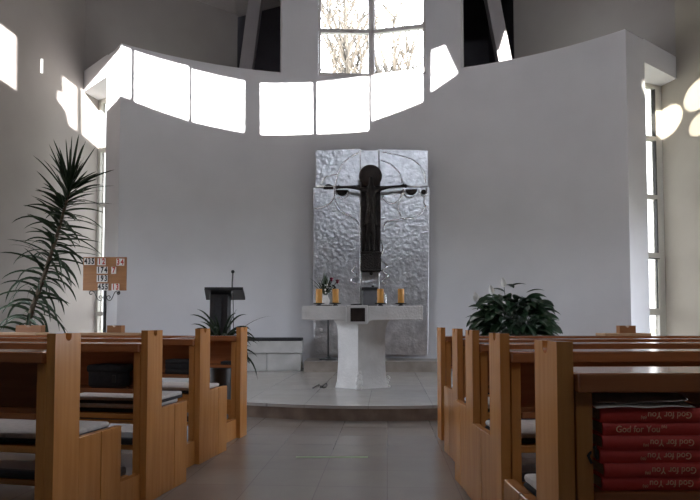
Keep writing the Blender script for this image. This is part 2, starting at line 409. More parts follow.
ob = bpy.data.objects.new('tmp', cu); COL.objects.link(ob); bpy.context.view_layer.update()
me = bpy.data.meshes.new_from_object(ob.evaluated_get(bpy.context.evaluated_depsgraph_get())); bpy.data.objects.remove(ob); bpy.data.curves.remove(cu)
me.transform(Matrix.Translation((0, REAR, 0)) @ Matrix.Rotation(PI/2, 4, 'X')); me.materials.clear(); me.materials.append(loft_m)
rw = bpy.data.objects.new('wall_rear', me); COL.objects.link(rw); rw['kind'] = 'structure'
blocker_m = mottled('blocker_wood', (.07, .035, .018), (.10, .05, .026), 3, 0.5, stretch=(.6, 6, 6))
mb = MB(); mb.box(-7.0, 7.8, -1.75, -1.65, 2.9, 4.5); mb.box(-7.4, 8.4, REAR+.05, -1.751, 2.9, 3.1); struct(mb, 'wall_bounce_blocker', blocker_m)  # unseen dark wall and slab, added to keep bounced light off the pew backs
portal('daylight_portal', (2.4, REAR-.1, 9.2), (2.4, 5, 6.4), 8.4, 2.2)

# tall window over the altar wall: two panels that follow the curve
YW0, YWM, YW1 = 10.90, 10.95, 10.72
mbf = MB(); mbp = MB()
def wbar(mb, a, b, z0, z1, dep=.10):
    a = Vector(a); b = Vector(b); u = (b-a).normalized(); n = Vector((-u.y, u.x))*dep
    mb.prism([a, b, b+n, a+n], z0, z1)
zT = EYE+(ray(350, 31).z/ray(350, 31).y)*10.93
for a, b in (((WX0, YW0), (WXM, YWM)), ((WXM, YWM), (WX1, YW1))):
    A, B = Vector(a), Vector(b); u = (B-A).normalized()
    wbar(mbf, A, B, ZT, ZT+.07, .12); wbar(mbf, A, B, zT-.035, zT+.035, .08)
    wbar(mbf, A, A+u*.045, ZT, 8.3, .12); wbar(mbf, B-u*.045, B, ZT, 8.3, .12); wbar(mbf, A, B, 8.24, 8.3, .12)
w1 = struct(mbf, 'window_1', frame_m)
for a, b in (((WX0, YW0), (WXM, YWM)), ((WXM, YWM), (WX1, YW1))):
    A, B = Vector(a), Vector(b); u = (B-A).normalized(); n = Vector((-u.y, u.x))*.045
    for z0, z1 in ((ZT+.07, zT-.035), (zT+.035, 8.24)):
        mb = MB(); wbar(mb, A+u*.045+n, B-u*.045+n, z0, z1, .006); mb.build('pane', glass_m, w1)
portal('daylight_portal', (.38, 11.15, 6.8), (.38, 5, 6.0), 1.75, 2.9)
# slot windows in the niches
def slot_window(n, W, q, nrm, u, mat, casement):
    back = q + nrm*.60; d = (back-W); L = d.length; dv = d/L; nv = Vector((-dv.y, dv.x))
    if nv.y < 0: nv = -nv
    def bar(mb, s0, s1, z0, z1, k0, k1):
        a, b = W+dv*s0, W+dv*s1
        mb.prism([a+nv*k0, b+nv*k0, b+nv*k1, a+nv*k1], z0, z1)
    mb = MB(); Z = [0.12, 1.09, 2.07, 3.05, 4.05, ZLINT]
    bar(mb, 0, .15 if casement else .07, 0, ZLINT, 0, .09); bar(mb, L-.07, L, 0, ZLINT, 0, .09); bar(mb, .07, L-.07, 0, .12, 0, .09)
    for z in Z[1:5]: bar(mb, .07, L-.07, z-.035, z+.035, 0, .09)
    bar(mb, .07, L-.07, ZLINT-.06, ZLINT, 0, .09)
    w = struct(mb, 'window_%d' % n, mat)
    for z0, z1 in zip(Z, Z[1:]):
        mb = MB(); bar(mb, .07, L-.07, z0+.035, z1-.035, .05, .056); mb.build('pane', glass_t, w)
    if casement:
        mb = MB()
        for z0, z1 in ((1.125, 1.17), (1.99, 2.035)): bar(mb, .10, L-.10, z0, z1, -.03, 0)
        for s in (.13, L-.16): bar(mb, s, s+.06, 1.17, 1.99, -.03, 0)
        mb.build('casement', mat, w)
        mb = MB(); bar(mb, .20, .22, 1.17, 1.99, -.02, -.002); bar(mb, .16, L-.16, 1.995, 2.01, -.034, -.028); mb.build('gasket', gasket_m, w)
        mb = MB()
        for z0, z1 in ((2.105, 3.015), (3.085, 4.015), (4.085, 4.9)): bar(mb, .15, .17, z0, z1, -.004, .05)
        mb.build('gasket', gasket_m, w)
    c = (W+back)/2 + nv*.25
    portal('daylight_portal', (c.x, c.y, 2.5), (c.x-nv.x, c.y-nv.y, 2.5), L, 4.9)
slot_window(2, WL, qL, nL_, uL, frame_w, False)
slot_window(3, WR, qR, nR_, uR, frame_w, True)

# ------------------------------------------------------------------ the raised floor round the altar
DX, DY, DR, DZ = .25, 9.06, 3.1, .145
pts = []
for i in range(49):
    a = PI + PI*i/48; pts.append((DX+DR*math.cos(a), DY+DR*math.sin(a)))
up = [(min(max(x, -2.85), 3.35), arc(x)-.004) for x in [3.35-6.2*i/24 for i in range(25)]]
mb = MB(); mb.prism(pts+up, 0, DZ-.03); struct(mb, 'floor_dais_riser', marble_br)
def grow(p, k):
    v = Vector((p[0]-DX, p[1]-DY)); return (DX+v.x*(1+k/DR), DY+v.y*(1+k/DR))
mb = MB(); mb.prism([grow(p, .012) for p in pts]+up, DZ-.03, DZ); struct(mb, 'floor_dais', dais_m)
S2 = .315
stp = [(-.74, 9.97), (3.0, 9.95)] + [(x, arc(x)-.004) for x in [3.0-3.74*i/16 for i in range(17)]]
mb = MB(); mb.prism(stp, DZ, S2-.03); mb.prism([(p[0], p[1]-(.012 if i < 2 else 0)) for i, p in enumerate(stp)], S2-.03, S2); struct(mb, 'floor_upper_step', mottled('grey_brown_marble', (.20, .17, .145), (.34, .30, .26), 4, 0.3, detail=8))

# ------------------------------------------------------------------ altar
AX, AY0, AY1 = .145, 7.12, 7.90
ZA0, ZA1 = .968, 1.135
alt = tag(empty('altar', (AX, 7.6, DZ)), 'pale stone altar table on a ridged pedestal in the middle of the dais', 'altar')
def loc_(mb, name, mat, root, smooth=False):
    o = mb.build(name, mat, root, smooth); o.matrix_parent_inverse = Matrix.Translation(-Vector(root.location)); return o
xa, xb, xc, xd = [atY(x, 310, AY0).x for x in (302, 346.5, 368, 423)]
def slab(x0, x1, inner):
    mb = MB(); r = .05
    # underside rises in a small curve beside the centre block
    if inner == 1: prof = [(x0, ZA0), (x1-r, ZA0), (x1-r*.3, ZA0-.012), (x1, ZA0-.03), (x1, ZA1-.006), (x0, ZA1-.006)]
    else: prof = [(x0, ZA0-.03), (x0+r*.3, ZA0-.012), (x0+r, ZA0), (x1, ZA0), (x1, ZA1-.006), (x0, ZA1-.006)]
    mb.prism(prof, AY0, AY1, axis='Y', bev=.006)
    return mb
loc_(slab(xa, xb-.004, 1), 'tabletop', stone, alt); loc_(slab(xc+.004, xd, 0), 'tabletop', stone, alt)
mb = MB(); mb.box(xb, xc, AY0-.025, AY1, ZA0-.05, ZA1, bev=.008); loc_(mb, 'centre_block', stone, alt)
pq = [atY(x, 314, AY0-.03).x for x in (351, 364.5)]
zq = [atY(357, y, AY0-.03).z for y in (321, 308.5)]
mb = MB(); mb.box(pq[0], pq[1], AY0-.040, AY0-.024, zq[0], zq[1], bev=.003)
for (a, b, c, d) in ((pq[0]-.006, pq[0]+.012, zq[0], zq[1]), (pq[1]-.012, pq[1]+.006, zq[0], zq[1])): mb.box(a, b, AY0-.046, AY0-.024, c, d)
for z in (zq[0]-.006, zq[1]-.012): mb.box(pq[0]-.006, pq[1]+.006, AY0-.046, AY0-.024, z, z+.018)
loc_(mb, 'bronze_plaque', bronze2, alt)
# pedestal: five sided with a sharp front ridge, flaring at foot and head
def ring(z, k, kr):
    rx = atY(358, 350, 7.44).x
    return [(rx, 7.44-kr, z), (.43+k*1.2, 7.62, z), (.43+k*1.2, 8.0, z), (.1, 8.1, z), (-.145-k, 8.0, z), (-.145-k, 7.62, z)]
mb = MB(); rs = []
for z, k, kr in ((DZ, .035, .03), (.20, .018, .012), (.30, .008, .0), (.5, .0, 0), (.75, .0, 0), (.86, .006, .01), (.93, .022, .04), (ZA0, .05, .08)):
    rs.append([mb.bm.verts.new(p) for p in ring(z, k, kr)])
for a, b in zip(rs, rs[1:]):
    for i in range(6): mb.bm.faces.new((a[i], a[(i+1) % 6], b[(i+1) % 6], b[i]))
mb.bm.faces.new(rs[0][::-1]); mb.bm.faces.new(rs[-1])
loc_(mb, 'pedestal', stone, alt, smooth=True)
mb = MB(); rx = atY(359, 375, 7.4).x
for i in range(26):
    z = DZ+.012+random.random()*.19; s = .012+.020*(1-(z-DZ)/.24)*random.random()+.006
    mb.ball((rx+random.uniform(-.022, .022), 7.41+random.uniform(-.015, .01), z), s, (1, .6, 1.3), 7)
o = loc_(mb, 'chipped_edge', white_m, alt, smooth='all'); o['label'] = 'white broken stone along the foot of the ridge'; mb = MB()
for i in range(14):
    z = DZ+.01+random.random()*.12; mb.ball((.455+random.uniform(-.01, .03), 7.63, z), .008+.012*random.random(), (1, .6, 1.2), 7)
loc_(mb, 'chipped_edge', stone, alt, smooth='all')

# four candles on dark dishes
def candle(x, y, lab):
    P = atY(x, 306, y); r = empty('altar_candle', (P.x, y, ZA1)); tag(r, lab, 'candle', 'altar candles')
    mb = MB(); mb.lathe([(.03, 0), (.034, .006), (.022, .012), (.022, .018), (.064, .026), (.07, .034), (.06, .034), (.05, .03), (.0385, .03)], n=24); mb.build('dish', iron_m, r, True)
    mb = MB(); mb.lathe([(.037, .03), (.0385, .034), (.0385, .196), (.036, .202), (.025, .201), (.018, .197)], n=24); mb.build('wax', wax_m, r, True)
    mb = MB(); mb.tube([(0, 0, .196), (.001, 0, .208), (.004, 0, .214)], .0022, 6); mb.build('wick', ink_k, r)
candle(319, 7.36, 'thick yellow candle at the far left of the altar top, left of the flower vase')
candle(335.5, 7.36, 'thick yellow candle on the altar just right of the flower vase')
candle(380.5, 7.36, 'thick yellow candle on the altar just right of the crucifix column')
candle(401, 7.36, 'thick yellow candle alone at the right end of the altar top')
P = atY(356, 305, 7.4)
mb = MB(); mb.lathe([(.03, 0), (.05, .006), (.078, .014), (.074, .016), (.03, .01)], n=28)
mb.tube([(-.06, 0, .02), (-.02, 0, .022), (.03, .0, .024), (.07, .0, .02)], .005, 6)
o = mb.build('shallow_dish', iron_m, smooth=True, loc=(P.x, 7.42, ZA1)); tag(o, 'shallow dark dish lying on the altar above the bronze plaque', 'dish')

# vase of flowers
P = atY(325.5, 303, 7.56); vz = empty('flower_vase', (P.x, 7.56, ZA1)); tag(vz, 'small white vase of red flowers and greenery between two candles', 'vase')
mb = MB(); mb.lathe([(.05, 0), (.058, .006), (.05, .01), (.03, .01), (.036, .02), (.05, .05), (.05, .08), (.034, .11), (.028, .125), (.033, .138), (.027, .137), (.022, .12)], n=28); mb.build('vase_body', white_m, vz, True)
mb = MB(); mb.lathe([(.06, 0), (.085, .008), (.088, .014), (.06, .009)], n=28); mb.build('saucer', iron_m, vz, True)
mb = MB(); mg = MB()
for i in range(46):
    a = random.uniform(0, 2*PI); tilt = random.uniform(.1, .75)
    d = Vector((math.cos(a)*math.sin(tilt)-.12, math.sin(a)*math.sin(tilt)*.6, math.cos(tilt)))
    (mg if i % 3 else mb).leaf((0, 0, .12), d, random.uniform(.14, .32), random.uniform(.012, .03), random.uniform(.5, 3), 6)
for i in range(20):
    c = Vector((random.uniform(-.02, .12), random.uniform(-.06, .06), random.uniform(.15, .26)))
    a = random.uniform(0, 2*PI)
    mb.leaf(c, (math.cos(a), math.sin(a), .5), .08, .035, 2, 5)
mb.build('leaves', leaf_dk, vz); mg.build('leaves', leaf_gray, vz)
mb = MB(); heads = [(.075, -.02, .325), (.145, .0, .30), (.10, .03, .26)]
for h in heads: mb.tube([(0, 0, .12), (h[0]*.4, h[1]*.5, .2), h], .003, 6)
mb.build('stems', leaf_dk, vz)
for k, h in enumerate(heads[:2]):
    mb = MB()
    for i in range(16):
        a = i*2.4; rr = .012+.0015*i
        mb.leaf((h[0], h[1], h[2]-.02), (math.cos(a)*(.25+.04*i), math.sin(a)*(.25+.04*i), 1), .05, .032, -2, 5, .5)
    mb.ball((h[0], h[1], h[2]), .018, (1, 1, 1.2), 10)
    mb.build('red_bloom', red_fl, vz)
mb = MB()
for i in range(9):
    c = (random.uniform(-.01, .05), -.05, random.uniform(.16, .27)); mb.ball(c, .010, (1, 1, 1.2), 8)
mb.build('white_buds', petal_m, vz)

# black stand behind the altar
P = atZ(329, 359, S2); st = empty('floor_stand', (P.x, 10.3, S2)); tag(st, 'thin black pole stand with flat foot behind the altar', 'stand')
mb = MB(); mb.lathe([(.15, 0), (.15, .025), (.05, .04), (.017, .06)], n=28); mb.build('foot', black_m, st, True)
mb = MB(); mb.tube([(0, 0, .03), (0, 0, .86)], .017, 12); mb.build('pole', black_m, st, True)
mb = MB(); mb.lathe([(.017, .85), (.09, .86), (.09, .875)], n=24); mb.build('top_plate', black_m, st, True)

# cable ends on the dais
mb = MB(); c = [atZ(x, y, DZ+.006) for x, y in ((313, 388), (316, 386), (319, 384.5), (321, 386.5))]; mb.tube(c, .006, 8)
c = [atZ(x, y, DZ+.007) for x, y in ((320, 387), (323, 387.8), (326, 387), (327, 385)) ]; c += [Vector((c[-1].x-.012, c[-1].y+.02, DZ+.03)), Vector((c[0].x+.03, c[0].y+.03, DZ+.01))]
mb.tube(c, .0065, 8); tag(mb.build('cable', ink_k, smooth=True), 'short black cable curled on the dais floor left of the altar pedestal', 'cable')

# ------------------------------------------------------------------ silver relief and crucifix
YP = 10.62
def P2(x, y, Y=YP): p = atY(x, y, Y); return (p.x, p.z)
rel = tag(empty('silver_relief', (.36, YP, .37)), 'tall hammered silver relief panel hanging on the altar wall behind the crucifix', 'relief panel')
def leafpan(pts, y0, y1, name='panel', mat=silver):
    mb = MB(); mb.prism([P2(*p) for p in pts], y0, y1, axis='Y', bev=.006); loc_(mb, name, mat, rel)
leafpan([(314, 352), (316, 355), (360, 355), (360, 187), (313, 187.5), (313.4, 210)], YP, YP+.05, 'left_panel')
leafpan([(316, 150.5), (315.5, 186.6), (360, 186), (360, 149)], YP-.012, YP+.05, 'left_panel')
leafpan([(379, 355), (427, 355), (428, 351), (429.6, 187.5), (379, 187)], YP, YP+.05, 'right_panel')
leafpan([(378.5, 149), (378.5, 186), (428, 187), (428, 150.5)], YP-.012, YP+.05, 'right_panel')
leafpan([(360.5, 150), (360.5, 305), (378.6, 305), (378.6, 150)], YP+.02, YP+.06, 'centre_strip')
leafpan([(361, 305.3), (361, 355), (378.6, 355), (378.6, 305.3)], YP+.015, YP+.06, 'centre_strip')
# backing that carries the panels on the curved wall
mb = MB(); mb.box(-.52, 1.22, YP+.05, YP+.13, .6, 3.8); loc_(mb, 'backing_frame', gasket_m, rel)
def crv(pts, n=6):
    """smooth line through the given points"""
    out = []
    for i in range(len(pts)-1):
        p0, p1, p2, p3 = pts[max(i-1, 0)], pts[i], pts[i+1], pts[min(i+2, len(pts)-1)]
        for k in range(n):
            t = k/n
            out.append(tuple(0.5*((2*p1[j])+(-p0[j]+p2[j])*t+(2*p0[j]-5*p1[j]+4*p2[j]-p3[j])*t*t+(-p0[j]+3*p1[j]-3*p2[j]+p3[j])*t**3) for j in (0, 1)))
    out.append(pts[-1]); return out
Zp = lambda x, y: (310+x/5.552, 145+y/5.552)
ridges = [
    [(272, 42), (235, 62), (190, 95), (160, 150), (145, 205), (135, 270), (150, 340), (190, 380), (240, 400), (268, 440)],
    [(65, 218), (80, 185), (110, 170), (150, 165)],
    [(25, 355), (70, 345), (110, 325), (138, 285)],
    [(392, 85), (450, 110), (500, 160), (512, 215)],
    [(393, 250), (410, 300), (450, 325), (490, 310), (515, 270), (518, 245)],
    [(520, 245), (500, 300), (490, 350), (510, 400), (560, 410), (615, 385), (640, 330)],
    [(410, 475), (420, 432), (460, 418), (560, 406)],
    [(400, 40), (500, 60), (580, 90), (630, 150), (640, 212)],
    [(520, 262), (530, 285), (565, 290), (600, 270), (603, 248)],
    [(140, 250), (150, 285), (180, 296), (208, 280), (215, 248)],
    [(610, 262), (618, 282), (640, 284), (650, 262), (645, 240)],
    [(640, 270), (632, 320), (650, 345)],
]
for r in ridges:
    mb = MB(); mb.tube([(P2(*Zp(*q))[0], YP-.008, P2(*Zp(*q))[1]) for q in crv(r)], .014, 6); loc_(mb, 'relief_ridge', silver_hi, rel, smooth='all')
for r in ([(356, 266), (352, 271), (357, 275), (351, 280), (357, 284)], [(384, 262), (387, 267), (382, 271), (388, 276), (382, 281), (386, 284)],
          [(381, 240), (383, 250), (380, 258), (385, 262)], [(376, 300), (384, 292), (386, 305)]):
    mb = MB(); mb.tube([(P2(*q)[0], YP-.008, P2(*q)[1]) for q in crv(r, 4)], .016, 6); loc_(mb, 'relief_ridge', silver_hi, rel, smooth='all')
for (x0, x1, yb) in ((315.8, 360, 186.6), (378.6, 428, 187)):
    mb = MB(); a = P2(x0, yb); b = P2(x1, yb-.5); mb.tube([(a[0], YP-.012, a[1]), (b[0], YP-.012, b[1])], .014, 6); loc_(mb, 'relief_ridge', silver_hi, rel, smooth='all')
for xx in (360.3, 379):
    mb = MB(); a = P2(xx, 150); b = P2(xx, 352); mb.tube([(a[0], YP-.012, a[1]), (b[0], YP-.006, b[1])], .012, 6); loc_(mb, 'relief_ridge', silver_hi, rel, smooth='all')
def disc(cx, cy, r, a0, a1):
    mb = MB(); pts = [Zp(cx+r*math.cos(a0+(a1-a0)*i/20), cy+r*math.sin(a0+(a1-a0)*i/20)) for i in range(21)]
    mb.prism([P2(*p) for p in pts], YP-.02, YP+.0, axis='Y', bev=.002); o = loc_(mb, 'dark_disc', bronze, rel); o['label'] = 'dark round disc on the silver'
disc(103, 246, 28, PI, 2*PI); disc(178, 250, 33, 0, PI); disc(562, 246, 33, 0, PI); disc(630, 262, 14, 0, 2*PI-.01)  # dark raised discs in place of recesses in the silver

cru = tag(empty('crucifix', (.36, 10.5, 1.6)), 'dark bronze crucifix with round halo disc in front of the silver relief', 'crucifix')
YC = 10.505
bx = [P2(x, 220, YC) for x in (361, 381)]
def Q(x, y, Y): p = atY(x, y, Y); return Vector((p.x, Y, p.z))
mb = MB(); mb.prism([P2(361.5, 272, YC), P2(380.3, 272, YC), P2(380.8, 215, YC), P2(380.2, 170, YC), P2(361.3, 170, YC), P2(361, 215, YC)], YC, YC+.085, axis='Y', bev=.008); loc_(mb, 'cross_board', bronze, cru)
mb = MB(); c = Q(370.5, 176, YC-.05); t = bmesh.new(); bmesh.ops.create_uvsphere(t, u_segments=32, v_segments=18, radius=.197)
mb.merge(t, Matrix.Translation(c) @ Matrix.Diagonal((1, .22, 1, 1))); loc_(mb, 'halo_disc', bronze2, cru, smooth='all')
# the figure: one continuous skinned body with outstretched arms and a long robe
sk = [((371, 176), .055), ((371, 186), .045), ((371, 191), .085), ((371, 203), .085), ((371, 216), .075), ((371, 226), .09),
      ((364, 189.5), .05), ((355, 188), .034), ((347, 187), .028), ((340, 187.5), .022),
      ((378, 189.5), .05), ((387, 187.5), .034), ((395, 186.5), .028), ((402.5, 186), .022),
      ((368.3, 236), .045), ((368.8, 244), .033), ((369, 251), .03),
      ((373.5, 236), .045), ((373.2, 244), .033), ((373, 251), .03)]
edges = [(0, 1), (1, 2), (2, 3), (3, 4), (4, 5), (2, 6), (6, 7), (7, 8), (8, 9), (2, 10), (10, 11), (11, 12), (12, 13), (5, 14), (14, 15), (15, 16), (5, 17), (17, 18), (18, 19)]
me = bpy.data.meshes.new('figure'); vv = []
for i, (p, r) in enumerate(sk): vv.append(Q(p[0], p[1], YC-.06 - (.03 if i == 0 else 0)))
for k in (9, 13):                                            # five fingers on each hand
    h = vv[k]; s = -1 if k == 9 else 1
    for j, (dx, dz) in enumerate(((.07, .035), (.085, .012), (.083, -.012), (.07, -.032), (.03, .05))):
        vv.append(h+Vector((s*dx, -.01, dz))); edges.append((k, len(vv)-1)); sk.append((None, .009))
me.from_pydata([tuple(v) for v in vv], edges, [])
fo = bpy.data.objects.new('figure', me); COL.objects.link(fo)
md = fo.modifiers.new('skin', 'SKIN'); md.use_smooth_shade = True
for i, sv in enumerate(me.skin_vertices[0].data):
    sv.radius = (sk[i][1], sk[i][1]*.8); sv.use_root = (i == 5)
sd = fo.modifiers.new('sub', 'SUBSURF'); sd.levels = 1; sd.render_levels = 1
bpy.context.view_layer.update()
m2 = bpy.data.meshes.new_from_object(fo.evaluated_get(bpy.context.evaluated_depsgraph_get())); fo.modifiers.clear(); fo.data = m2; m2.name = 'figure'
m2.materials.clear(); m2.materials.append(bronze); fo.parent = cru; fo.matrix_parent_inverse = Matrix.Translation(-Vector(cru.location))
# robe with folds
mb = MB(); rows = []
for (y, w, d) in ((191, 6.2, .05), (197, 5.0, .065), (206, 4.8, .07), (216, 5.4, .08), (224, 6.4, .09), (225.5, 6.3, .088)):
    row = []
    for i in range(13):
        u = -1+2*i/12; p = Q(370.8+w*u, y, YC); bulge = d*math.sqrt(max(0, 1-u*u))*1.3+.006*math.cos(u*14)
        row.append(mb.bm.verts.new((p.x, YC-.02-bulge, p.z)))
    rows.append(row)
for a, b in zip(rows, rows[1:]):
    for i in range(12): mb.bm.faces.new((a[i], a[i+1], b[i+1], b[i]))
loc_(mb, 'robe', bronze, cru, smooth='all')
mb = MB(); mb.prism([P2(361, 271.5, YC), P2(381, 271.5, YC), P2(381, 252, YC), P2(361, 252, YC)], YC-.10, YC-.001, axis='Y', bev=.01)
for y in (252.6, 270.5):
    a, b = P2(360.6, y, YC-.1), P2(381.4, y, YC-.1); mb.tube([(a[0], YC-.1, a[1]), (b[0], YC-.1, b[1])], .014, 8)
for x in (361.3, 380.7):
    a, b = P2(x, 252.6, YC-.1), P2(x, 270.5, YC-.1); mb.tube([(a[0], YC-.1, a[1]), (b[0], YC-.1, b[1])], .012, 8)
loc_(mb, 'foot_block', bronze, cru)
mb = MB(); p = Q(371.5, 273.5, YC-.03); mb.ball(p, .035, (1, 1, .8), 12); loc_(mb, 'foot_knob', bronze, cru, smooth='all')
for xx in (363.5, 378.5):
    mb = MB(); a, b = Q(xx, 227, YC-.012), Q(xx, 251, YC-.012); mb.tube([a, b], .014, 8); loc_(mb, 'side_rib', bronze2, cru, smooth='all')
# bracket below, in front of the centre strip
tb = empty('wall_bracket', tuple(Q(371, 288, 10.5))); tag(tb, 'small dark shelf bracket with grey box on the silver strip below the crucifix', 'bracket')
mb = MB(); mb.prism([P2(361.5, 290.2, 10.42), P2(378, 290.2, 10.42), P2(378, 287.2, 10.42), P2(361.5, 287.2, 10.42)], 10.42, 10.635, axis='Y', bev=.004); loc_(mb, 'shelf', black_m, tb)
mb = MB(); mb.prism([P2(363.5, 306, 10.46), P2(377, 306, 10.46), P2(377, 290.3, 10.46), P2(363.5, 290.3, 10.46)], 10.47, 10.635, axis='Y', bev=.004); loc_(mb, 'box', mottled('grey_metal', (.12, .12, .13), (.16, .16, .17), 8, .5, metal=.4), tb)
mb = MB(); mb.ball(Q(373, 286.2, 10.45), .02, (1.3, 1, .8), 10); loc_(mb, 'knob', black_m, tb, smooth='all')

# ------------------------------------------------------------------ stone bench with dark pad, left of the altar
bz0 = DZ; Pb = atY(302, 350, 10.12)
bn = tag(empty('stone_bench', (-1.4, 10.3, DZ)), 'low pale stone bench against the altar wall left of the altar', 'bench')
zA, zB, zC = [atY(280, y, 10.12).z for y in (353, 343, 341)]
mb = MB()
mb.box(-2.25, -1.36, 10.16, 10.45, DZ, zA-.004, bev=.006); mb.box(-1.354, Pb.x-.02, 10.16, 10.45, DZ, zA-.004, bev=.006); loc_(mb, 'base_block', bench_st, bn)
mb = MB(); mb.box(-2.3, Pb.x, 10.10, 10.46, zA, zC, bev=.008); loc_(mb, 'seat_slab', bench_st, bn)
mb = MB(); mb.box(-2.3, Pb.x-.005, 10.095, 10.46, zC, zC+.05, bev=.014); tag(mb.build('bench_pad', blackmat), 'thin black pad lying along the stone bench', 'cushion')

# ------------------------------------------------------------------ lectern
YL = 7.9
L0 = atY(221, 320, YL); le = empty('lectern', (L0.x, YL, DZ)); tag(le, 'black lectern with angled top and microphone on the left of the dais', 'lectern')
zt = atY(222, 297, YL).z-DZ
mb = MB(); mb.box(-.125, .10, -.09, .13, 0.03, zt+.03, bev=.004); mb.build('column', black_m, le)
mb = MB(); mb.box(-.072, .022, -.098, -.0902, .05, zt-.02, bev=.001); mb.build('front_strip', blackmat, le)
mb = MB(); mb.box(-.2, .2, -.17, .25, 0, .03, bev=.006); mb.build('base', black_m, le)
mb = MB(); M = Matrix.Translation((.05, 0, zt+.05)) @ Matrix.Rotation(math.radians(-14), 4, 'X')
mb.prism([(-.22, -.2), (.26, -.2), (.215, .26), (-.30, .26)], -.018, .018, bev=.004, M=M); mb.build('desk', black_m, le)
p0 = atY(232.2, 289, YL-.12); p0 = Vector((p0.x-L0.x, -.12, zt+.06))
mb = MB(); mb.tube([p0+Vector((0, 0, -.02)), p0+Vector((0, 0, .12)), p0+Vector((.006, -.006, .19)), p0+Vector((.012, -.03, .235))], .010, 10)
mi = mb.build('gooseneck', mottled('dull_chrome', (.10, .10, .10), (.16, .16, .16), 10, .35, metal=.7), le, True)
mb = MB(); mb.ball(p0+Vector((.014, -.04, .25)), .022, (1, 1.3, 1), 14); mb.build('microphone_head', blackmat, mi, 'all')
mb = MB(); mb.tube([p0+Vector((0, 0, 0)), p0+Vector((.018, -.03, -.1)), p0+Vector((.02, .01, -.5)), p0+Vector((.02, .03, -1.05))], .005, 8); mb.build('cable', ink_k, le, True)

# ------------------------------------------------------------------ plants
def pot(mb, r, h): mb.lathe([(r*.72, 0), (r*.78, .01), (r*.98, h*.86), (r*1.05, h*.87), (r*1.05, h), (r*.94, h), (r*.92, h*.9), (0.01, h*.9)], n=28)
# strap-leaved plant between the front rail and the dais
P = Vector((-1.195, 5.78)); sp = empty('strap_leaf_plant', (P.x, P.y, 0)); tag(sp, 'strap-leaved plant in a tall black pot in front of the lectern', 'potted plant')
mb = MB(); pot(mb, .105, .60); mb.build('pot', black_m, sp, True)
mb = MB()
for i in range(80):
    a = random.uniform(0, 2*PI); e = random.uniform(.12, 1.2); L = random.uniform(.26, .42)
    if math.cos(a) > .3 and i % 3 == 0: L *= 1.25
    mb.leaf((.03*math.cos(a), .03*math.sin(a), .62+random.uniform(0, .22)), (math.cos(a)*math.cos(e), math.sin(a)*math.cos(e), math.sin(e)), L*.92, .019, random.uniform(3.5, 7.5), 9, .35, None, Vector((random.uniform(-.5, .5), -1, random.uniform(0, .8))).normalized())
for (x, y, px, py) in ((0, 0, 199, 323), (0, 0, 268, 316), (0, 0, 270, 350), (0, 0, 238, 314)):
    q = atY(px, py, 5.7); d = Vector((q.x-P.x, q.y-P.y, q.z-.66)); mb.leaf((0, 0, .68), d+Vector((0, 0, .22)), d.length*1.08, .018, 1.6, 10, .35)
mb.build('leaves', leaf_dk, sp)
# peace lily on the right
P = atY(513, 333, 7.3); pl = empty('peace_lily', (P.x, 7.3, DZ)); tag(pl, 'large dark green peace lily with white flowers right of the altar', 'potted plant')
mb = MB(); pot(mb, .2, .42); mb.build('pot', pot_m, pl, True)
prof = lambda t: (math.sin(PI*t**.8)**.9) if 0 < t < 1 else 0.02
mb = MB(); ms = MB()
for i in range(270):
    az = i*2.39996; f = (i+.5)/270; el = 1.30 - 1.75*f + random.uniform(-.12, .12)
    R_ = random.uniform(.72, 1.0) if i % 3 else random.uniform(.4, .75)
    b = Vector((.40*R_*math.cos(el)*math.cos(az), .40*R_*math.cos(el)*math.sin(az), .74+.36*R_*math.sin(el)))
    out = Vector((math.cos(az), math.sin(az), 0))
    d = out*1.0 + Vector((0, 0, random.uniform(-.25, .30)+.55*math.sin(el)))
    mb.leaf(b, d, random.uniform(.18, .27), random.uniform(.09, .135), random.uniform(3.0, 7.0), 7, .3, prof, Vector((random.uniform(-.6, .6), random.uniform(-1, .1), 1)).normalized())
    if i % 2 == 0: ms.tube([(0.04*math.cos(az), .04*math.sin(az), .36), (b.x*.5, b.y*.5, (.36+b.z)/2+.03), b], .005, 5)
for (px, py) in ((560, 333), (556, 324), (470, 330), (475, 310), (541, 291), (523, 285), (492, 290), (506, 286)):
    q = atY(px, py, 7.2)-Vector((P.x, 7.3, DZ)); d = Vector((q.x, q.y, 0)).normalized(); mb.leaf(q-d*.17-Vector((0, 0, .02)), d+Vector((0, 0, .45)), .22, .085, 3.5, 7, .3, prof)
mb.build('leaves', leaf_lily, pl); ms.build('stalks', leaf_lily, pl)
for (px, py) in ((504, 282.5), (492, 290), (476.5, 297)):
    q = atY(px, py, 7.2)-Vector((P.x, 7.3, DZ)); mb = MB()
    mb.leaf(q+Vector((0, 0, -.06)), (-.25, -.3, 1), .13, .07, .5, 6, .3, prof, Vector((0, -1, .2))); mb.leaf(q+Vector((.008, .01, -.05)), (.05, .4, 1), .11, .06, -1, 6, .3, prof, Vector((.5, -1, 0))); mb.ball(q, .010, (1, 1, 2.6), 8)
    fl = mb.build('flower', petal_m, pl)
    mb = MB(); mb.tube([(q.x*.3, q.y*.3, .45), (q.x*.8, q.y*.8, q.z*.8), q+Vector((0, 0, -.05))], .004, 6); mb.build('flower_stalk', leaf_lily, fl)
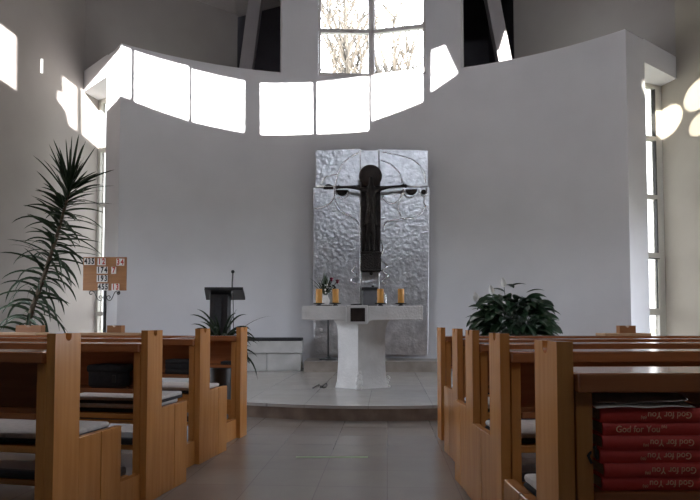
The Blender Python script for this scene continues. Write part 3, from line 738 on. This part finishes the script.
# tall leaning palm on the left
YT = 8.3
base = atY(22, 360, YT); pa = empty('dragon_palm', (base.x, YT, 0)); tag(pa, 'tall leaning palm with long pointed leaves by the left wall', 'potted plant')
tr = [Vector((0, 0, .30))] + [Vector((atY(x, y, YT).x-base.x, dy, atY(x, y, YT).z)) for x, y, dy in ((25, 335, 0), (33, 306, .0), (42, 280, .02), (50, 254, .03), (58, 230, .02), (65, 207, 0), (70, 190, 0), (71, 180, 0))]
mb = MB(); pot(mb, .24, .42); mb.build('pot', pot_m, pa, True)
mb = MB(); mb.tube(tr, [.045, .042, .034, .030, .027, .024, .02, .016, .008], 10); mb.build('stem', bark_m, pa, True)
mb = MB()
bp_ = lambda t: (1-t)**.55*min(1, .55+t*4)
def onstem(f):
    k = f*(len(tr)-1.001); i = int(k); return tr[i].lerp(tr[i+1], k-i), (tr[i+1]-tr[i]).normalized()
NL = 190
for i in range(NL):
    f = .10+.90*(i/NL)**.9; p, ax = onstem(min(f, .999)); a = i*2.39996; upv = Vector((random.uniform(-.5, .5), random.uniform(-1.2, -.2), random.uniform(.1, 1))).normalized()
    s = ax.orthogonal().normalized(); w = ax.cross(s)
    out = s*math.cos(a)+w*math.sin(a)
    out.y *= .75
    g = max(0, (f-.25)/.75)
    spread = 1.35 - 1.15*max(0, (f-.66)/.34)**1.5
    d = out*math.sin(spread)+ax*math.cos(spread)+Vector((random.uniform(-.25, .25), random.uniform(-.2, .2), random.uniform(-.3, .3)))
    mb.leaf(p+out*.02, d, random.uniform(.34, .66), random.uniform(.036, .052), (4.2*(1-g)**1.4+.25)*random.uniform(.3, 1.7), 8, .35, bp_, upv)
mb.build('leaves', leaf_dk, pa)

# ------------------------------------------------------------------ hymn board
YB = 8.2
hb = empty('hymn_board', (atY(104.5, 300, YB).x, YB, 0)); tag(hb, 'wooden hymn number board on a black scrolled stand at left', 'sign')
B0 = hb.location
def hbp(x, y): p = atY(x, y, YB); return (p.x-B0.x, p.z)
x0, z1 = hbp(83.3, 257); x1, z0 = hbp(126, 290.5)
mb = MB(); mb.box(x0, x1, 0, .025, z0, z1, bev=.003); mb.build('board', wood_b, hb)
for y in (266, 274.8, 283):
    mb = MB(); zz = hbp(100, y)[1]; mb.box(x0+.005, x1-.005, -.006, .001, zz-.004, zz+.003); mb.build('ledge', wood_b, hb)
mb = MB(); zz = hbp(100, 290)[1]; mb.tube([(0, .012, .02), (0, .012, z0+.04)], .021, 10); mb.build('pole', iron_m, hb, True)
mb = MB(); mb.lathe([(.17, 0), (.17, .015), (.03, .03), (.012, .06)], (0, .012, 0), 28); mb.build('foot', iron_m, hb, True)
for s in (-1, 1):
    mb = MB(); pts = [(92, 293.4), (90.7, 294.5), (89.2, 293.5), (89.6, 291.4), (91.6, 290.8), (94.2, 292.5), (96.5, 297.5), (98.6, 300.2), (101.4, 299.6), (102.1, 296.6), (99.8, 295.7), (98.7, 297.4), (99.8, 298.3)]
    pts = [(104.3+s*(104.3-p[0]), p[1]) for p in pts]
    mb.tube([(hbp(*q)[0], .012, hbp(*q)[1]) for q in crv(pts, 5)], .006, 6); mb.build('scroll', iron_m, hb, 'all')
mb = MB(); q = hbp(118, 292.6); mb.ball((q[0], .012, q[1]), .02, (1.2, 1, .7), 10); mb.build('clip', iron_m, hb, 'all')
numbers = [('435', 84.4, 95, 261.5, 0), ('12', 97.8, 106, 261.8, 1), ('34', 116.6, 124.6, 262.2, 1),
           ('174', 97, 108, 270.2, 0), ('7', 111.6, 116.5, 270.4, 1),
           ('193', 97, 108, 278.6, 0), ('455', 98, 108.6, 287, 0), ('13', 111.8, 119.6, 287.2, 1)]
for tx, xa_, xb_, yc, red in numbers:
    a, zc = hbp(xa_, yc); b, _ = hbp(xb_, yc); n = len(tx); w = (b-a)/n
    for k, chx in enumerate(tx):
        mb = MB(); cx_ = a+w*(k+.5); mb.box(cx_-w*.48, cx_+w*.48, -.011, -.0075, zc-.046, zc+.046); o = mb.build('number_card', card_m, hb)
        lettering(chx, .105, ink_r if red else ink_k, 'digit', o, Matrix.Translation((cx_, -.0125, zc)) @ Matrix.Rotation(PI/2, 4, 'X') @ Matrix.Diagonal((.72, 1, 1, 1)), align='CENTER', bold=.0042)

# ------------------------------------------------------------------ pews
PT, PD, PH = .038, .155, .90                            # post thickness, depth, height
def pew_meshes(s, L, seat=True):
    """meshes in pew space: x along the pew from its aisle end, y towards the altar"""
    M = {}
    def bx(x0, x1, y0, y1, z0, z1, bev=.003):
        mb = MB(); mb.box(s*x0, s*x1, y0, y1, z0, z1, bev=bev); return mb
    def post(x0):
        mb = MB(); c = PD*.5; r = .018
        prof = [(0, 0), (PD, 0), (PD, PH), (c+r, PH)] + [(c+r*math.cos(t), PH-.012+r*1.0*math.sin(t)) for t in [-PI*i/10 for i in range(11)]] + [(c-r, PH), (0, PH)]
        mb.prism(prof, min(s*x0, s*(x0+PT)), max(s*x0, s*(x0+PT)), axis='X'); return mb
    return bx, post
def make_pew(side, O, a, L, lab, seat=True, kneel=True, hs=.592, proto={}):
    s = -1 if side == 'L' else 1
    name = 'pew' if seat else 'front_rail'
    r = empty(name, (O[0], O[1], 0), -a); tag(r, lab, 'pew' if seat else 'rail')
    key = (s, seat, kneel, L, hs)
    if key in proto:
        for ch in list(proto[key].children): copy_tree(ch, r)
        return r
    proto[key] = r
    bx, post = pew_meshes(s, L)
    post(0).build('end_post', wood_v, r, True); post(L-PT).build('end_post', wood_v, r, True)
    bx(PT+.002, L-PT-.002, -.025, .185, .786, .830, .005).build('book_rest', wood_shaded, r)
    bx(PT+.006, PT+.045, .004, .03, .04, .785).build('back_stile', wood_v, r)
    bx(L-PT-.045, L-PT-.006, .004, .03, .04, .785).build('back_stile', wood_v, r)
    bx(PT+.002, L-PT-.002, .158, .178, hs-.024, .785).build('back_panel', wood_shaded, r)
    bx(PT+.046, L-PT-.046, 0, .157, hs-.024, hs).build('hymnal_shelf', wood_shaded, r)
    if seat:
        bx(PT+.002, L-PT-.002, .10, .50, .415, .445, .006).build('seat', wood_x, r)
        for x0 in (.002, L-PT+.002):
            for k in (0, 1):
                y0 = PD+.004+k*.155
                bx(x0, x0+PT-.004, y0, y0+.149, .0, .475).build('seat_end_panel', wood_v, r)
    else:
        bx(PT+.002, L-PT-.002, .06, .09, .10, .30).build('foot_rail', wood_x, r)
    if kneel:
        k = bx(.03, .068, -.26, -.002, 0, .155); ko = k.build('kneeler', wood_v, r)
        bx(L-.068, L-.03, -.26, -.002, 0, .17).build('kneeler_foot', wood_v, ko)
        bx(.07, L-.07, -.25, -.05, .13, .158).build('kneeler_board', wood_x, ko)
        bx(.075, L-.075, -.25, -.05, .159, .205, .016).build('kneeler_pad', vinyl, ko)
    return r
rad = math.radians
PEWS = {
 'L4': make_pew('L', (-.895, 5.09), rad(10.5), 2.9, 'wooden front rail left of the aisle, beside the strap-leaved plant', seat=False),
 'L3': make_pew('L', (-1.002, 4.16), rad(11.8), 2.9, 'first seated pew left of the aisle behind the front rail'),
 'L2': make_pew('L', (-1.062, 3.265), rad(11.8), 2.9, 'second seated pew left of the aisle, with a black bag on its shelf'),
 'L1': make_pew('L', (-1.130, 2.385), rad(11.8), 2.9, 'nearest pew left of the aisle, its notched end post large in view'),
 'R5': make_pew('R', (.730, 5.0), rad(-2.8), 2.9, 'wooden front rail right of the aisle, nearest the altar', seat=False),
 'R4': make_pew('R', (.712, 4.13), rad(-2.8), 2.9, 'first seated pew right of the aisle behind the front rail'),
 'R3': make_pew('R', (.651, 3.31), rad(-2.8), 2.9, 'second seated pew right of the aisle, third end post from the altar'),
 'R2': make_pew('R', (.586, 2.43), rad(-2.8), 2.9, 'third seated pew right of the aisle, in front of the pew with red songbooks'),
 'R1': make_pew('R', (.470, 1.415), rad(-1.5), 2.9, 'nearest pew right of the aisle, holding red songbooks on its shelf', hs=.56),
}
def in_pew(k, x, y, z):
    r = PEWS[k]; s = -1 if k[0] == 'L' else 1
    a = r.rotation_euler.z; X, Y = s*x, y
    return Vector((r.location.x+X*math.cos(a)-Y*math.sin(a), r.location.y+X*math.sin(a)+Y*math.cos(a), z)), a
# cushions
def cushion(k, x0, x1, y0, y1, z0, h, lab, tilt=0.0, rz=0.0):
    c, a = in_pew(k, (x0+x1)/2, (y0+y1)/2, z0); r = empty('seat_cushion', c, a+rz); tag(r, lab, 'cushion', 'grey seat cushions on the pews')
    w, d = (x1-x0)/2, (y1-y0)/2
    mb = MB(); mb.box(-w, w, -d, d, .004, h-.012, bev=.012); mb.build('cushion_side', blackmat, r, True)
    mb = MB(); mb.box(-w+.002, w-.002, -d+.002, d-.002, h-.0119, h+.012, bev=.011); mb.build('cushion_top', fabric_l, r, True)
    r.rotation_euler.y = tilt
    return r
for k, lab in (('L1', 'grey-topped cushion on the nearest left pew'), ('L2', 'grey-topped cushion on the second left pew, below another cushion'), ('L3', 'grey-topped cushion on the first seated left pew'),
               ('R1', 'grey-topped cushion on the seat of the nearest right pew'), ('R2', 'grey-topped cushion on the third seated right pew'), ('R3', 'grey-topped cushion on the second seated right pew'), ('R4', 'grey-topped cushion on the first seated right pew')):
    cushion(k, .06, 1.35, .12, .47, .445, .035, lab)
    
cushion('L2', .045, .60, .14, .50, .494, .022, 'extra grey cushion stacked near the aisle end of the second left pew', rz=rad(3))
cushion('L1', 1.40, 2.6, .12, .47, .445, .035, 'grey-topped cushion further in along the nearest left pew')

# black bag and hymnals on the left shelves
c, a = in_pew('L2', .27, .075, .5925); bg_ = empty('black_bag', c, a); tag(bg_, 'black bag lying on the shelf of the second left pew', 'bag')
mb = MB(); mb.box(-.095, .095, -.06, .06, 0, .10, bev=.018); mb.build('body', blackmat, bg_, True)
mb = MB(); mb.box(-.10, .11, -.066, .064, .08, .122, bev=.014); mb.build('flap', blackmat, bg_, True)
mb = MB(); mb.box(.06, .08, -.071, -.063, .03, .07, bev=.002); mb.build('buckle', iron_m, bg_)
def book(loc, rz, w, d, h, cover, lab, grp, title=None, flip=False, nm='hymnal'):
    r = empty(nm, loc, rz); tag(r, lab, 'book', grp)
    mb = MB(); mb.box(-w/2, w/2, -d/2, d/2, 0, .003, bev=.001); mb.box(-w/2, w/2, -d/2, d/2, h-.003, h, bev=.001)
    # rounded spine towards the rear of the pew
    pr = [(-d/2-.005*math.sin(PI*i/8), .0+h*i/8) for i in range(9)] + [(-d/2+.002, h), (-d/2+.002, 0)]
    mb.prism(pr, -w/2, w/2, axis='X'); mb.build('cover', cover, r, True)
    mb = MB(); mb.box(-w/2+.004, w/2-.004, -d/2+.003, d/2-.005, .0031, h-.0031); mb.build('pages', page_m, r)
    if title:
        M = Matrix.Translation((0, -d/2-.0056, h/2)) @ Matrix.Rotation(PI/2, 4, 'X')
        if flip: M = M @ Matrix.Rotation(PI, 4, 'Z')
        off = -.080 if flip else -.103
        lettering(title[0], .0215, gold_m, 'title', r, M @ Matrix.Translation((off, -.001, 0)) @ Matrix.Diagonal((.92, 1, 1, 1)), shear=.08)
        lettering(title[1], .0092, gold_m, 'small_title', r, M @ Matrix.Translation((off+.1055, .005, 0)), shear=.1)
    return r
c, a = in_pew('L3', .12, .075, .5605)
for i in range(3):
    cc, a = in_pew('L3', .165, .075, .5925+i*.0325); book(cc, a, .19, .12, .032, blackmat, ['dark hymnal at the bottom of the pile in the first seated left pew', 'dark hymnal in the middle of the pile in the first seated left pew', 'dark hymnal on top of the pile in the first seated left pew'][i], 'dark hymnals on the left shelf')
c, a = in_pew('L4', .115, .075, .5925); book(c, a, .13, .11, .026, blackmat, 'dark hymnal alone on the shelf of the left front rail', None)
# red songbooks
names = ['bottom', 'second lowest', 'third lowest', 'third from the top', 'second from the top', 'topmost']
BKH = .0305
for i in range(6):
    cc, a = in_pew('R1', .2345+.004*math.sin(i*2.1), .0715+.003*math.cos(i*3), .5615+i*(BKH+.0006))
    flip = i != 4
    lab = 'red songbook, %s of the stack, its title upside down' % names[i] if flip else 'red songbook in the stack, the only one with its title upright'
    book(cc, a+.004*math.sin(i*5), .262, .125, BKH, red_book, lab, 'red songbooks in the nearest right pew', ('God for You', '(th)'), flip, 'songbook')
c, a = in_pew('R1', .20, .07, .5615+6*(BKH+.0006)); lf = []
for k, (w, d, rz, dz, lab) in enumerate(((.23, .11, .02, .001, 'grey leaflet lying flat on the stack of red songbooks'), (.20, .10, -.10, .008, 'grey leaflet lying skewed on top of the leaflet above the red songbooks'))):
    mb = MB(); n = 12
    vs = []
    for i in range(n+1):
        x = -w/2+w*i/n; zz = .004*math.sin(i*.5+k)**2+ (.010*(i/n)**2 if k else 0)
        vs += [(x, -d/2, zz), (x, d/2, zz+.003), (x, d/2, zz+.0045), (x, -d/2, zz+.0015)]
    f = []
    for i in range(n):
        b0, b1 = 4*i, 4*i+4
        for q in range(4): f.append((b0+q, b0+(q+1) % 4, b1+(q+1) % 4, b1+q))
    f += [(0, 1, 2, 3), (4*n+3, 4*n+2, 4*n+1, 4*n)]
    mb.add(vs, f); o = mb.build('leaflet', paper_m, loc=c+Vector((0, -.022, dz+.008))); o.rotation_euler = (rad(8), 0, a+rz); tag(o, lab, 'leaflet')
# bookmark ribbon hanging at the end of the books
mb = MB(); c, a = in_pew('R1', .082, .03, .66)
q = [c+Vector((.0, 0, .03)), c+Vector((-.008, -.012, .012)), c+Vector((.0, -.02, -.005)), c+Vector((-.012, -.03, -.018)), c+Vector((-.006, -.035, -.034))]
mb.tube(q, .0035, 6); mb.tube([q[2], q[2]+Vector((.004, -.01, .01)), q[2]+Vector((.006, -.015, -.02))], .003, 6)
tag(mb.build('ribbon', ink_k, smooth='all'), 'black bookmark ribbon hanging at the left end of the red songbooks', 'ribbon')

# notched wooden card holders on the front rails
def card_holder(k, x0, x1, bx0, bx1, lab):
    c, a = in_pew(k, 0, 0, 0); s = -1 if k[0] == 'L' else 1
    Yr = PEWS[k].location.y
    def lx(px): return 0
    ym = .08; P_a = None
    def solve(px):     # distance along the pew that is seen at this pixel column
        r = ray(px, 330); d = Vector((r.x/r.y, 1)); O, _ = in_pew(k, 0, ym, 0); E, _ = in_pew(k, 1, ym, 0); v = E-O
        t = (d.x*O.y-O.x)/(v.x-d.x*v.y); return t
    xs_ = sorted((solve(x0), solve(x1))); bs = sorted((solve(bx0), solve(bx1)))
    O, a = in_pew(k, (xs_[0]+xs_[1])/2, ym, 0.830); r = empty('card_holder', O, a); tag(r, lab, 'card holder', 'notched wooden card holders')
    w = (xs_[1]-xs_[0])/2; cxl = s*((bs[0]+bs[1])/2-(xs_[0]+xs_[1])/2); bw = (bs[1]-bs[0])/2
    mb = MB(); mb.box(-w, w, -.085, .085, 0, .022, bev=.003); mb.build('base_board', wood_p, r)
    zt = .945-0.830-.004*0 ; h = .085
    mb = MB(); n = bw*.28
    mb.prism([(cxl-bw, .022), (cxl+bw, .022), (cxl+bw, h), (cxl+n, h), (cxl+n*.3, h-.016), (cxl-n*.3, h-.016), (cxl-n, h), (cxl-bw, h)], -.03, .03, axis='Y'); mb.build('notched_block', wood_b, r)
card_holder('L4', 85, 150, 109, 123, 'small notched wooden block on the left front rail, below the hymn board')
card_holder('L4', -40, 43, 18, 43, 'small notched wooden block on the left front rail, below the palm')
card_holder('R5', 600, 646, 618, 634, 'small notched wooden block on the right front rail, near the right slot window')

mb = MB(); q = []
for i in range(15):
    t = i/14; c, a = in_pew('L3', .05+.16*t, .155-.17*t+.03*math.sin(PI*t), .8335+.006*math.sin(PI*t)); q.append(c)
vs = []; f = []
for c in q: vs += [c+Vector((0, -.009, 0)), c+Vector((0, .009, 0)), c+Vector((0, .009, .002)), c+Vector((0, -.009, .002))]
for i in range(14):
    for k in range(4): f.append((4*i+k, 4*i+(k+1) % 4, 4*i+4+(k+1) % 4, 4*i+4+k))
f += [(0, 1, 2, 3), (59, 58, 57, 56)]
mb.add(vs, f); tag(mb.build('white_strip', card_m), 'thin white strip curving over the book rest of the first seated left pew', 'stripe')  # narrow white strip bent over the book rest
# streak of green light on the aisle floor, laid in as a coloured strip
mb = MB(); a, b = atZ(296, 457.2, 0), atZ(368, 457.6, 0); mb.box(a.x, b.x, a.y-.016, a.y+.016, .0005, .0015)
tag(mb.build('light_streak', green_streak), 'thin faint streak of green light painted across the tiles of the aisle', 'streak')

# slim white tube on the left wall, glowing faintly
def on_left(x, y):
    r = ray(x, y); n = Vector((uL.y, -uL.x)); t = (PL-Vector((CAM.x, CAM.y))).dot(n)/Vector((r.x, r.y)).dot(n); return CAM+r*t
p = on_left(40.5, 66); mb = MB(); mb.tube([p+Vector((.02, 0, .11)), p+Vector((.02, 0, -.11))], .02, 10)
lm, lnt, lb = newmat('tube_glow'); lb.inputs['Emission Color'].default_value = (1, .97, .95, 1); lb.inputs['Emission Strength'].default_value = .35; lb.inputs['Base Color'].default_value = (.8, .8, .8, 1)
tag(mb.build('white_tube', lm, smooth=True), 'slim white tube high on the left wall', 'wall fixture')

# ------------------------------------------------------------------ bare trees outside the tall window
def tree(x, y, h, seed, lab, spread):
    random.seed(seed); t = empty('bare_tree', (x, y, -.4)); tag(t, lab, 'tree', 'bare trees outside the tall window')
    mt = MB(); mbb = MB()
    trunk = [Vector((0, 0, 0)), Vector((.1, 0, h*.3)), Vector((-.05, .1, h*.55)), Vector((.15, 0, h*.8)), Vector((.05, 0, h))]
    mt.tube(trunk, [.18, .14, .10, .06, .015], 8); mt.build('trunk', tree_m, t, True)
    def br(p, d, L, r, dep):
        q = [p]; dd = d.normalized()
        for i in range(4):
            dd = (dd+Vector((random.uniform(-.22, .22), random.uniform(-.22, .22), random.uniform(-.05, .25)))).normalized(); q.append(q[-1]+dd*L/4)
        mbb.tube(q, [r*(1-.2*i) for i in range(5)], 5)
        if dep > 0:
            for i in range(4 if dep > 1 else 6):
                k = random.randint(1, 4); br(q[k], (dd+Vector((random.uniform(-1, 1), random.uniform(-.6, .6), random.uniform(-.2, .7)))), L*.55, r*.5, dep-1)
    for i in range(24):
        f = .35+.6*i/24; k = f*4; j = int(k); p = trunk[j].lerp(trunk[min(j+1, 4)], k-j); a = i*2.4
        br(p, Vector((math.cos(a)*spread, math.sin(a)*.5, 1.0)), h*.22, .075, 2)
    mbb.build('branches', tree_m, t)
tree(-.2, 18.5, 10.5, 3, 'bare tree seen through the left half of the tall window', .55)
tree(1.25, 18.5, 9.0, 11, 'bare tree low in the right half of the tall window', .8)

# sunbeams thrown back by glass across the nave onto the right wall
def on_right(x, y):
    r = ray(x, y); n = Vector((uR.y, -uR.x)); t = (PR-Vector((CAM.x, CAM.y))).dot(n)/Vector((r.x, r.y)).dot(n); return CAM+r*t
src = (-1.5, -0.6, 7.2)
for x, y, rr, pw in ((667, 122, .26, 9000), (699, 94, .24, 7000), (700, 124, .17, 6000)):
    beam_light('reflected_sunbeam', src, on_right(x, y), rr, pw, (1, .93, .80))
